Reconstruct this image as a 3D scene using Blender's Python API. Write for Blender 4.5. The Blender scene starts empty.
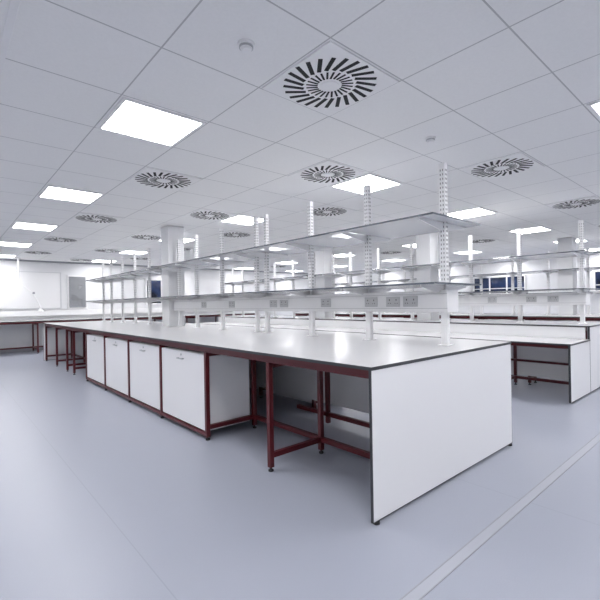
import bpy, bmesh, math
from mathutils import Matrix, Vector
S=bpy.context.scene
S.view_settings.view_transform='Standard'
S.view_settings.look='None'
S.view_settings.exposure=0.0
CEIL=2.66
# ---------------- materials
def mat(name,col,rough=0.5,metal=0.0,emit=None,es=0.0,noise=0.0,nscale=20,bump=0.0,spec=0.5):
    m=bpy.data.materials.new(name); m.use_nodes=True
    nt=m.node_tree; b=nt.nodes['Principled BSDF']
    b.inputs['Base Color'].default_value=(*col,1)
    b.inputs['Roughness'].default_value=rough
    b.inputs['Metallic'].default_value=metal
    b.inputs['Specular IOR Level'].default_value=spec
    if emit:
        b.inputs['Emission Color'].default_value=(*emit,1); b.inputs['Emission Strength'].default_value=es
    if noise>0 or bump>0:
        tc=nt.nodes.new('ShaderNodeTexCoord'); n=nt.nodes.new('ShaderNodeTexNoise')
        n.inputs['Scale'].default_value=nscale; n.inputs['Detail'].default_value=4
        nt.links.new(tc.outputs['Object'],n.inputs['Vector'])
        if noise>0:
            r=nt.nodes.new('ShaderNodeValToRGB')
            r.color_ramp.elements[0].position=0.3; r.color_ramp.elements[1].position=0.7
            r.color_ramp.elements[0].color=(*[c*(1-noise) for c in col],1)
            r.color_ramp.elements[1].color=(*[min(1,c*(1+noise)) for c in col],1)
            nt.links.new(n.outputs['Fac'],r.inputs['Fac']); nt.links.new(r.outputs['Color'],b.inputs['Base Color'])
        if bump>0:
            bp=nt.nodes.new('ShaderNodeBump'); bp.inputs['Strength'].default_value=bump; bp.inputs['Distance'].default_value=0.002
            nt.links.new(n.outputs['Fac'],bp.inputs['Height']); nt.links.new(bp.outputs['Normal'],b.inputs['Normal'])
    return m
M_TOP=mat('bench_top_laminate',(0.66,0.66,0.665),0.22)
M_EDGE=mat('laminate_dark_edge',(0.045,0.047,0.053),0.4)
M_SEDGE=mat('shelf_edge_tint',(0.10,0.115,0.14),0.25)
M_PANEL=mat('white_panel',(0.85,0.85,0.86),0.35)
M_RED=mat('maroon_powder_coat',(0.085,0.006,0.010),0.35)
M_POST=mat('white_powder_coat',(0.82,0.82,0.83),0.35)
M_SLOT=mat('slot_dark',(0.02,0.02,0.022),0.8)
M_SLOTG=mat('slot_grey',(0.14,0.14,0.15),0.8)
M_BLACK=mat('black_rubber',(0.02,0.02,0.022),0.6)
M_METAL=mat('brushed_metal',(0.55,0.56,0.58),0.3,0.9)
M_SOCK=mat('socket_plastic',(0.50,0.505,0.52),0.4)
M_WALL=mat('painted_wall',(0.74,0.745,0.76),0.6,noise=0.01,nscale=3)
M_TRIM=mat('trim_grey',(0.33,0.34,0.37),0.5)
M_BFR=mat('board_frame_light',(0.58,0.59,0.61),0.4)
M_PLATE=mat('diffuser_plate',(0.88,0.88,0.885),0.5)
M_LIGHT=mat('light_diffuser',(0.9,0.9,0.9),0.5,emit=(1.0,0.99,1.0),es=23.5)
M_FRAME=mat('light_frame',(0.85,0.85,0.86),0.4)
M_GLASS=mat('night_window_glass',(0.012,0.022,0.06),0.05,noise=.9,nscale=2.5)
M_BLIND=mat('grey_blind',(0.30,0.31,0.33),0.5)
M_GLOSSW=mat('whiteboard_gloss',(0.80,0.80,0.81),0.2)
M_CHAN=mat('floor_joint',(0.40,0.415,0.465),0.4)
# shelf: frosted pale glass sheet (mostly scattering, slightly see-through)
M_SHELF=bpy.data.materials.new('shelf_frosted_glass'); M_SHELF.use_nodes=True
nt=M_SHELF.node_tree; b=nt.nodes['Principled BSDF']; b.inputs['Base Color'].default_value=(.74,.75,.78,1); b.inputs['Roughness'].default_value=.15
tr=nt.nodes.new('ShaderNodeBsdfTransparent'); tr.inputs[0].default_value=(.93,.94,.95,1)
mx=nt.nodes.new('ShaderNodeMixShader'); mx.inputs[0].default_value=.75
nt.links.new(tr.outputs[0],mx.inputs[1]); nt.links.new(b.outputs[0],mx.inputs[2]); nt.links.new(mx.outputs[0],nt.nodes['Material Output'].inputs[0])

# ceiling: procedural lay-in tiles
TX=0.641875; TY=0.64375; OX=1.235-TX/2; OY=3.10-TY/2
def grid_mat(name,col,line,tx,ty,ox,oy,w,rough,bumpy,var=.045):
    m=mat(name,col,rough); nt=m.node_tree; N=nt.nodes; L=nt.links; b=N['Principled BSDF']
    g=N.new('ShaderNodeNewGeometry'); sp=N.new('ShaderNodeSeparateXYZ'); L.new(g.outputs['Position'],sp.inputs[0])
    outs=[]
    for ax,t,o in (('X',tx,ox),('Y',ty,oy)):
        if t is None: continue
        a=N.new('ShaderNodeMath'); a.operation='SUBTRACT'; a.inputs[1].default_value=o-w/2; L.new(sp.outputs[ax],a.inputs[0])
        d=N.new('ShaderNodeMath'); d.operation='FLOORED_MODULO'; d.inputs[1].default_value=t; L.new(a.outputs[0],d.inputs[0])
        c=N.new('ShaderNodeMath'); c.operation='LESS_THAN'; c.inputs[1].default_value=w; L.new(d.outputs[0],c.inputs[0])
        outs.append(c)
    if len(outs)==2:
        mx=N.new('ShaderNodeMath'); mx.operation='MAXIMUM'; L.new(outs[0].outputs[0],mx.inputs[0]); L.new(outs[1].outputs[0],mx.inputs[1])
    else: mx=outs[0]
    n=N.new('ShaderNodeTexNoise'); n.inputs['Scale'].default_value=bumpy; n.inputs['Detail'].default_value=6
    L.new(g.outputs['Position'],n.inputs['Vector'])
    r=N.new('ShaderNodeValToRGB'); r.color_ramp.elements[0].position=.3; r.color_ramp.elements[1].position=.7
    r.color_ramp.elements[0].color=(*[c*(1-var) for c in col],1); r.color_ramp.elements[1].color=(*[min(1,c*(1+var)) for c in col],1)
    L.new(n.outputs['Fac'],r.inputs['Fac'])
    mix=N.new('ShaderNodeMix'); mix.data_type='RGBA'; L.new(mx.outputs[0],mix.inputs[0]); L.new(r.outputs[0],mix.inputs[6]); mix.inputs[7].default_value=(*line,1)
    L.new(mix.outputs[2],b.inputs['Base Color'])
    return m
M_CEIL=grid_mat('ceiling_tiles',(0.88,0.88,0.88),(0.52,0.52,0.53),TX,TY,OX,OY,0.009,0.8,60,.015)
M_FLOOR=grid_mat('vinyl_floor',(0.350,0.370,0.435),(0.305,0.325,0.385),2.0,None,0.75,0,0.006,0.36,220,.05)

# ---------------- helpers
def finish(name,bm,mats,parent=None,bevel=0,smooth=False):
    bmesh.ops.recalc_face_normals(bm,faces=bm.faces)
    me=bpy.data.meshes.new(name); bm.to_mesh(me); bm.free()
    for m in mats: me.materials.append(m)
    if smooth:
        for p in me.polygons: p.use_smooth=True
    o=bpy.data.objects.new(name,me); S.collection.objects.link(o)
    if parent: o.parent=parent
    if bevel>0:
        md=o.modifiers.new('bevel','BEVEL'); md.width=bevel; md.segments=2; md.limit_method='ANGLE'
    return o
def empty(name,loc=(0,0,0)):
    e=bpy.data.objects.new(name,None); e.empty_display_size=0.2; S.collection.objects.link(e)
    return e
def addbox(bm,b,mi=0,side=None):
    x0,x1,y0,y1,z0,z1=b
    v=[bm.verts.new(c) for c in ((x0,y0,z0),(x1,y0,z0),(x1,y1,z0),(x0,y1,z0),(x0,y0,z1),(x1,y0,z1),(x1,y1,z1),(x0,y1,z1))]
    for k,f in enumerate(((0,3,2,1),(4,5,6,7),(0,1,5,4),(1,2,6,5),(2,3,7,6),(3,0,4,7))):
        fc=bm.faces.new([v[i] for i in f]); fc.material_index=mi if (side is None or k<2) else side
def addcyl(bm,x,y,z0,z1,r,mi=0,n=16,r2=None):
    r2=r if r2 is None else r2
    a=[bm.verts.new((x+r*math.cos(2*math.pi*i/n),y+r*math.sin(2*math.pi*i/n),z0)) for i in range(n)]
    c=[bm.verts.new((x+r2*math.cos(2*math.pi*i/n),y+r2*math.sin(2*math.pi*i/n),z1)) for i in range(n)]
    for i in range(n):
        j=(i+1)%n; bm.faces.new((a[i],a[j],c[j],c[i])).material_index=mi
    bm.faces.new(a[::-1]).material_index=mi; bm.faces.new(c).material_index=mi
def boxes(name,lst,mats,parent=None,bevel=0):
    bm=bmesh.new()
    for t in lst:
        addbox(bm,t[:6],t[6] if len(t)>6 else 0,t[7] if len(t)>7 else None)
    return finish(name,bm,mats,parent,bevel)
def tube(name,pts,r,m,parent=None):
    c=bpy.data.curves.new(name,'CURVE'); c.dimensions='3D'; c.bevel_depth=r; c.bevel_resolution=4
    s=c.splines.new('POLY'); s.points.add(len(pts)-1)
    for p,q in zip(s.points,pts): p.co=(*q,1)
    c.materials.append(m); c.use_fill_caps=True
    o=bpy.data.objects.new(name,c); S.collection.objects.link(o)
    if parent: o.parent=parent
    return o

# ---------------- room shell
XA,XB,YA,YB=-3.0,14.8,-4.0,14.2
boxes('floor',[(XA-.2,XB+.2,YA-.2,YB+.2,-.1,0)],[M_FLOOR])
boxes('ceiling',[(XA-.2,XB+.2,YA-.2,YB+.2,CEIL,CEIL+.1)],[M_CEIL])
boxes('wall_left',[(XA-.2,XA,YA-.2,YB+.2,0,CEIL)],[M_WALL])
boxes('wall_right',[(XB,XB+.2,YA-.2,YB+.2,0,CEIL)],[M_WALL])
boxes('wall_back',[(XA,XB,YB,YB+.2,0,CEIL)],[M_WALL])
boxes('wall_front',[(XA,XB,YA-.2,YA,0,CEIL)],[M_WALL])
boxes('baseboard_back',[(XA,XB,YB-.015,YB,0,.1)],[M_TRIM])
boxes('baseboard_right',[(XB-.015,XB,YA,YB-.02,0,.1)],[M_TRIM])
boxes('baseboard_left',[(XA,XA+.015,YA,YB-.02,0,.1)],[M_TRIM])
boxes('baseboard_front',[(XA+.02,XB-.02,YA,YA+.015,0,.1)],[M_TRIM])
boxes('trim_1',[(XA,XB,YB-.03,YB,CEIL-.05,CEIL)],[M_TRIM])
boxes('trim_2',[(XB-.03,XB,YA,YB-.03,CEIL-.05,CEIL)],[M_TRIM])
boxes('trim_3',[(OX-TX-.018,OX-TX+.018,YA,YB-.04,CEIL-.006,CEIL)],[M_FRAME],bevel=.002)
# floor expansion joint
boxes('trim_4',[(XA+.02,XB-.02,.985,1.035,0,.0015,0),(XA+.02,XB-.02,.980,.985,0,.003,1),(XA+.02,XB-.02,1.035,1.040,0,.003,1)],[M_CHAN,M_TRIM])

# windows
wn=1
def window_x(y0,y1,z0,z1):   # on right wall
    global wn
    e=empty('window_%d'%wn); wn+=1; x=XB
    n=3; F=[(x-.05,x,y0,y1,z0,z0+.04),(x-.05,x,y0,y1,z1-.04,z1)]
    for i in range(n+1):
        yc=y0+.02+(y1-y0-.04)*i/n
        F.append((x-.05,x,yc-.02,yc+.02,z0+.04,z1-.04))
    F.append((x-.045,x,y0+.04,y1-.04,z0+.2,z0+.225))
    boxes('frame',F,[M_POST],e)
    boxes('glass',[(x-.02,x-.005,y0+.05,y1-.05,z0+.05,z1-.05)],[M_GLASS],e)
    boxes('sill',[(x-.14,x,y0-.04,y1+.04,z0-.03,z0)],[M_POST],e)
def window_y(x0,x1,z0,z1,blind=False):
    global wn
    e=empty('window_%d'%wn); wn+=1; y=YB
    xm=(x0+x1)/2
    boxes('frame',[(x0,x1,y-.05,y,z0,z0+.05),(x0,x1,y-.05,y,z1-.05,z1),(x0,x0+.05,y-.05,y,z0+.05,z1-.05),(x1-.05,x1,y-.05,y,z0+.05,z1-.05)]+([] if blind else [(xm-.025,xm+.025,y-.05,y,z0+.05,z1-.05)]),[M_POST],e)
    boxes('glass',[(x0+.05,x1-.05,y-.02,y-.005,z0+.05,z1-.05)],[M_GLASS],e)
    if blind:
        l=[]; z=z0+.06
        while z<z1-.07:
            l.append((x0+.04,x1-.04,y-.075,y-.052,z,z+.026)); z+=.034
        boxes('blind_slats',l,[M_BLIND],e)
for y0,y1 in ((1.5,3.4),(5.3,7.1)): window_x(y0,y1,1.45,2.1)
window_y(2.95,3.5,1.2,2.25,True)
window_y(5.35,6.5,1.3,2.2)

# ---------------- ceiling fittings
def light(x,y):
    e=empty('ceiling_light_panel')
    h=.305; w=.025; z0=CEIL-.012; z1=CEIL
    boxes('frame',[(x-h,x+h,y-h,y-h+w,z0,z1),(x-h,x+h,y+h-w,y+h,z0,z1),(x-h,x-h+w,y-h+w,y+h-w,z0,z1),(x+h-w,x+h,y-h+w,y+h-w,z0,z1)],[M_FRAME],e)
    boxes('diffuser',[(x-h+w,x+h-w,y-h+w,y+h-w,CEIL-.007,CEIL-.001)],[M_LIGHT],e)
for j in range(-1,6):
    for k in range(-2,5):
        light(1.235+2.5675*j,3.10+2.575*k)
def diffuser(x,y):
    e=empty('ceiling_air_diffuser')
    bm=bmesh.new(); h=.308
    addbox(bm,(x-h,x+h,y-h,y+h,CEIL-.010,CEIL))
    addcyl(bm,x,y,CEIL-.018,CEIL-.010,.058,0,32)
    finish('face_plate',bm,[M_PLATE],e,.002)
    bm=bmesh.new()
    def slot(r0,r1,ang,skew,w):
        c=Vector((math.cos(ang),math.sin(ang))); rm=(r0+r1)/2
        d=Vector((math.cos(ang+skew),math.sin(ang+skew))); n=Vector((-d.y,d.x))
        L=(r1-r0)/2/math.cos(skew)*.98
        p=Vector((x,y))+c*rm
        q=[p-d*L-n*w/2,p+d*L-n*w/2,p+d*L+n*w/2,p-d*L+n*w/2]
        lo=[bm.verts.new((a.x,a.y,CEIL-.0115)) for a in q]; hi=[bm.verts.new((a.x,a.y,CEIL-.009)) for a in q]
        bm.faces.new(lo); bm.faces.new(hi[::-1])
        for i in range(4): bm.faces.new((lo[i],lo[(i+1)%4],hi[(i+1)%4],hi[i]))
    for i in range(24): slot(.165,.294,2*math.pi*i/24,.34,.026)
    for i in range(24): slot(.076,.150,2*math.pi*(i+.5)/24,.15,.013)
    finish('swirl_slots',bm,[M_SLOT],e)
for k in range(-1,5):
    for j in range(0,4):
        diffuser(1.235+2.5675*j+TX,1.8125+2.575*k)
for k in range(0,5): diffuser(1.235+2.5675-TX,3.10+2.575*k)
for x,y in ((1.246,1.817),(3.16,1.87),(6.37,4.4)):
    e=empty('smoke_detector'); bm=bmesh.new()
    addcyl(bm,x,y,CEIL-.014,CEIL,.046,0,32); addcyl(bm,x,y,CEIL-.024,CEIL-.014,.038,1,32); addcyl(bm,x,y,CEIL-.038,CEIL-.024,.024,0,32,.034)
    finish('body',bm,[M_PLATE,M_SOCK],e,.002)

# ---------------- columns
def column(x,y,h=.15):
    e=empty('structural_column')
    boxes('shaft',[(x-h,x+h,y-h,y+h,0,CEIL)],[M_WALL],e,.008)
    boxes('skirting',[(x-h-.008,x+h+.008,y-h-.008,y+h+.008,0,.09)],[M_TRIM],e)
COLS={0:[7.0],1:[4.25,7.05],2:[3.0,7.0]}

# ---------------- bench pieces
def span(y0,y1,cols,g=.162):
    out=[];a=y0
    for c in cols:
        if y0<c<y1: out.append((a,c-g)); a=c+g
    out.append((a,y1)); return out
def slab(name,x0,x1,y0,y1,z0,z1,cx,cols,mats,parent,g=.162):
    L=[(x0,x1,a,b,z0,z1,0,1) for a,b in span(y0,y1,cols,g)]
    for c in cols:
        if y0<c<y1 and x0<cx-g and x1>cx+g:
            L+=[(x0,cx-g,c-g,c+g,z0,z1,0,1),(cx+g,x1,c-g,c+g,z0,z1,0,1)]
    return boxes(name,L,mats,parent)
T=.038
def hframe(L,F,x0,x1,y,h):
    L+= [(x0,x0+T,y,y+T,.03,h),(x1-T,x1,y,y+T,.03,h),(x0+T,x1-T,y,y+T,.10,.10+T),(x0+T,x1-T,y,y+T,h-T,h)]
    F+= [(x0+T/2,y+T/2),(x1-T/2,y+T/2)]
def feet(F,parent):
    bm=bmesh.new()
    for x,y in F:
        addcyl(bm,x,y,0,.012,.020,0,16); addcyl(bm,x,y,.012,.032,.008,0,12)
    finish('adjustable_feet',bm,[M_BLACK],parent)
def end_panel(name,x0,x1,y0,y1,h,parent):
    boxes(name,[(x0,x1,y0,y1,.02,h)],[M_PANEL],parent,.001)
    t=.003
    boxes(name+'_edging',[(x0-t,x0,y0,y1,.02,h),(x1,x1+t,y0,y1,.02,h),(x0-t,x1+t,y0,y1,.014,.02)],[M_EDGE],parent)
def cabinet(x0,y0,y1,parent,side=1,z0=.075,z1=.80,depth=.5):
    s=side
    def bx(a,b,*r): 
        a,b=x0+s*a,x0+s*b
        return (min(a,b),max(a,b))+r
    boxes('cabinet_carcass',[bx(.022,depth,y0,y1,z0,z1)],[M_PANEL],parent,.002)
    boxes('cabinet_door',[bx(0,.019,y0+.004,y1-.004,z0+.004,z1-.004)],[M_PANEL],parent,.002)
    yc=y0+(y1-y0)*.5
    boxes('door_handle',[bx(-.028,-.020,yc-.06,yc+.06,z1-.085,z1-.073),bx(-.022,0,yc-.06,yc-.05,z1-.085,z1-.073),bx(-.022,0,yc+.05,yc+.06,z1-.085,z1-.073)],[M_METAL],parent)
    boxes('door_lock',[bx(-.006,0,yc-.012,yc+.012,z1-.05,z1-.03)],[M_METAL],parent)

def bench(x0,x1,cx,y0,y1,cols,cabs=True):
    e=empty('laboratory_bench')
    slab('worktop',x0,x1,y0,y1,.880,.90,cx,cols,[M_TOP,M_EDGE],e)
    end_panel('end_panel',x0+.006,x1-.006,y0+.004,y0+.022,.880,e)
    end_panel('end_panel_far',x0+.006,x1-.006,y1-.022,y1-.004,.880,e)
    L=[];F=[]
    fx=x0+.03; rx=x1-.03
    L.append((fx,fx+T,y0+.04,y1-.04,.880-.055,.880)); L.append((rx-T,rx,y0+.04,y1-.04,.880-.055,.880))
    d=.57
    for y in (y0+1.0,):
        hframe(L,F,fx,fx+d,y,.823); hframe(L,F,rx-d+.1,rx,y,.823)
    L.append((fx+d-T,fx+d,y0+.04,y0+1.99,.10,.14)); L.append((fx+d+.55,fx+d+.59,y0+.04,y0+1.99,.10,.14))
    L.append((fx+d+.55,fx+d+.59,y0+1.5,y0+1.54,.03,.87))
    yb=y0+1.975; P=1.045
    for i in range(5):
        y=yb+i*P
        hframe(L,F,fx,fx+d,y,.823); hframe(L,F,rx-.5,rx,y,.823)
        if i<4:
            L.append((fx,fx+T,y+T,y+P,.035,.065)); L.append((rx-T,rx,y+T,y+P,.035,.065))
            cabinet(fx+.012,y+T+.006,y+P-.006,e,1)
            cabinet(rx-.012,y+T+.006,y+P-.006,e,-1,depth=.4)
    yy=yb+4*P
    for y in (yy+.9,yy+1.45,yy+2.4,y1-.12):
        if y<y1-.05: hframe(L,F,fx,fx+d,y,.823); hframe(L,F,rx-.5,rx,y,.823)
    L.append((fx+d-T,fx+d,yy,y1-.1,.10,.14))
    boxes('steel_frame',L,[M_RED],e,.002)
    feet(F+[(x0+.04,y0+.013),(x1-.04,y0+.013)],e)
    boxes('divider_panel',[(cx-.012+.06,cx+.012+.06,a,b,.16,.87) for a,b in span(y0+.05,y1-.05,cols,.17)],[M_PANEL],e)
    return e

def rack(cx,y0,y1,cols,posts,trunk,sockets):
    e=empty('reagent_shelf_rack')
    zb=.901; ph=2.40; W=.385
    bm=bmesh.new(); bs=bmesh.new()
    for y in posts:
        addbox(bm,(cx-.022,cx+.022,y-.027,y+.027,zb,ph))
        addbox(bm,(cx-.05,cx+.05,y-.045,y+.045,zb,zb+.006))
        addbox(bm,(cx-.024,cx+.024,y-.029,y+.029,ph,ph+.004))
        z=zb+.5
        while z<ph-.03:
            for yy in (y-.011,y+.011):
                addbox(bs,(cx-.0235,cx-.0215,yy-.003,yy+.003,z,z+.016))
                addbox(bs,(cx+.0215,cx+.0235,yy-.003,yy+.003,z,z+.016))
            for xx in (cx-.009,cx+.009):
                addbox(bs,(xx-.003,xx+.003,y-.0285,y-.0265,z,z+.016))
            z+=.036
        for zs in (1.93,1.41):
            for s in (-1,1):
                q=[(cx+s*.022,zs-.014),(cx+s*.36,zs-.014),(cx+s*.36,zs-.03),(cx+s*.022,zs-.085)]
                a=[bm.verts.new((p[0],y-.004,p[1])) for p in q]; b=[bm.verts.new((p[0],y+.004,p[1])) for p in q]
                bm.faces.new(a); bm.faces.new(b[::-1])
                for i in range(4): bm.faces.new((a[i],a[(i+1)%4],b[(i+1)%4],b[i]))
    finish('uprights',bm,[M_POST],e); finish('upright_slots',bs,[M_SLOTG],e)
    for zs,n in ((1.93,'upper_shelf'),(1.41,'lower_shelf')):
        slab(n,cx-W,cx+W,y0,y1,zs-.014,zs,cx,cols,[M_SHELF,M_SEDGE],e)
    for a,b in trunk:
        boxes('service_trunking',[(cx-.09,cx+.09,a,b,1.175,1.355)],[M_POST],e,.004)
        boxes('trunking_line',[(cx-.0915,cx-.0895,a,b,1.205,1.209),(cx-.0915,cx-.0895,a,b,1.325,1.329)],[M_SOCK],e)
    L=[];K=[]
    for y in sockets:
        for s in (-1,1):
            xa,xb=sorted((cx+s*.09,cx+s*.098)); L.append((xa,xb,y-.073,y+.073,1.222,1.312))
            xa,xb=sorted((cx+s*.098,cx+s*.0995))
            for yy in (y-.036,y+.036):
                K+=[(xa,xb,yy-.004,yy+.004,1.276,1.290),(xa,xb,yy-.015,yy-.007,1.25,1.256),(xa,xb,yy+.007,yy+.015,1.25,1.256)]
    if L:
        boxes('socket_plates',L,[M_SOCK],e,.002); boxes('socket_holes',K,[M_SLOT],e)
    return e

Y0,Y1=1.47,11.3
# row 1
CX1=3.14
bench(1.82,3.75,CX1,Y0,Y1,COLS[0])
rack(CX1,1.62,11.25,COLS[0],[1.75,2.55,3.37,4.2,4.42,5.3,6.1,6.75,7.3,8.1,8.9,9.7,10.5,11.15],[(1.68,6.8)],[2.02,2.2,2.45,3.05,3.75,3.95,4.9,5.7])
# row 2: bench plus lower write-up desk
CX2=7.0
e=empty('laboratory_bench')
slab('worktop',6.5,7.75,1.54,Y1,.880,.90,CX2,COLS[1],[M_TOP,M_EDGE],e)
end_panel('end_panel',6.5,7.74,1.545,1.57,.880,e)
L=[];F=[]
for i in range(9):
    hframe(L,F,6.54,6.80,2.3+i*1.1 if i<8 else 11.2,.823)
L+=[(6.52,6.56,1.6,Y1-.05,.825,.880),(7.68,7.72,1.6,Y1-.05,.825,.880)]
boxes('steel_frame',L,[M_RED],e,.002); feet(F,e)
boxes('back_panel',[(6.505,6.518,1.6,Y1-.05,.14,.876)],[M_PANEL],e)
e=empty('writing_desk')
boxes('desktop',[(5.66,6.495,1.54,Y1,.700,.72,0,1)],[M_TOP,M_EDGE],e)
end_panel('end_panel',5.668,6.485,1.545,1.57,.700,e)
L=[];F=[]
for y in (2.45,3.3,4.3,5.5,6.7,7.9,9.1,10.3,11.2): hframe(L,F,5.71,6.45,y,.655)
L+=[(5.71,5.75,1.58,Y1-.05,.657,.700),(6.38,6.42,1.58,Y1-.05,.10,.14),(6.38,6.42,1.58,Y1-.05,.36,.39)]
boxes('steel_frame',L,[M_RED],e,.002); feet(F,e)
rack(CX2,1.62,11.25,COLS[1],[1.75,2.6,3.4,3.95,4.6,5.4,6.2,6.75,7.4,8.2,9.0,9.8,10.6,11.15],[(1.68,3.9),(4.5,6.8)],[2.1,2.4,3.0])
# row 3
CX3=10.86
bench(9.6,11.45,CX3,Y0,Y1,COLS[2])
rack(CX3,1.62,11.25,COLS[2],[1.75,2.6,3.4,4.2,5.0,5.9,6.7,7.4,8.2,9.0,9.8,10.6,11.15],[(3.3,6.8)],[3.8,4.6])
for r,cx in ((0,CX1),(1,CX2),(2,CX3)):
    for y in COLS[r]: column(cx,y)

# ---------------- bench on the far wall
e=empty('wall_bench')
boxes('worktop',[(-2.9,9.5,13.25,14.15,.880,.90,0,1)],[M_TOP,M_EDGE],e)
L=[(-2.85,9.45,13.28,13.32,.825,.880)];F=[]
x=-2.8
while x<9.4:
    L+=[(x,x+T,13.28,13.32,.03,.825),(x,x+T,14.05,14.09,.03,.825),(x,x+T,13.32,14.05,.10,.14),(x,x+T,13.32,14.05,.783,.823)]
    F+=[(x+.02,13.3),(x+.02,14.07)]
    x+=1.2
L+=[(-2.85,9.45,14.05,14.09,.10,.14)]
boxes('steel_frame',L,[M_RED],e,.002); feet(F,e)
boxes('wall_trunking',[(-2.9,9.5,14.08,14.18,1.02,1.18)],[M_POST],e,.004)
e=empty('wall_whiteboard')
boxes('board',[(.2,2.75,14.165,14.195,1.25,2.3)],[M_GLOSSW],e)
boxes('board_frame',[(.17,2.78,14.155,14.2,1.23,1.25),(.17,2.78,14.155,14.2,2.3,2.32),(.17,.2,14.155,14.2,1.25,2.3),(2.75,2.78,14.155,14.2,1.25,2.3)],[M_BFR],e)
e=empty('fume_extraction_arm')
x=1.66; yy=13.8
tube('drop_pipe',[(x,yy,CEIL),(x,yy,1.98)],.024,M_POST,e)
tube('arm_upper',[(x,yy,2.0),(x+.34,yy-.08,1.68)],.02,M_POST,e)
tube('arm_lower',[(x+.34,yy-.08,1.68),(x+.5,yy-.12,1.25)],.02,M_POST,e)
bm=bmesh.new(); addcyl(bm,x,yy,1.95,2.03,.038,0,20); addcyl(bm,x+.5,yy-.12,1.15,1.25,.075,0,24,.025); addcyl(bm,x+.34,yy-.08,1.65,1.71,.03,1,20)
addcyl(bm,x,yy,CEIL-.02,CEIL,.07,0,24)
finish('joints_and_hood',bm,[M_POST,M_TRIM],e)

# ---------------- world & camera
w=bpy.data.worlds.new('World'); S.world=w; w.use_nodes=True
w.node_tree.nodes['Background'].inputs[0].default_value=(.05,.07,.12,1)
cd=bpy.data.cameras.new('camera'); cam=bpy.data.objects.new('camera',cd); S.collection.objects.link(cam)
cd.sensor_width=36; cd.lens=409/600*36; cd.shift_y=.005; cd.clip_start=.05; cd.clip_end=100
R=Matrix.Rotation(-math.atan2(.6606,.7507),4,'Z')@Matrix.Rotation(math.pi/2,4,'X')@Matrix.Rotation(-.0168,4,'Z')
cam.matrix_world=Matrix.Translation((0,0,1.27))@R
S.camera=cam
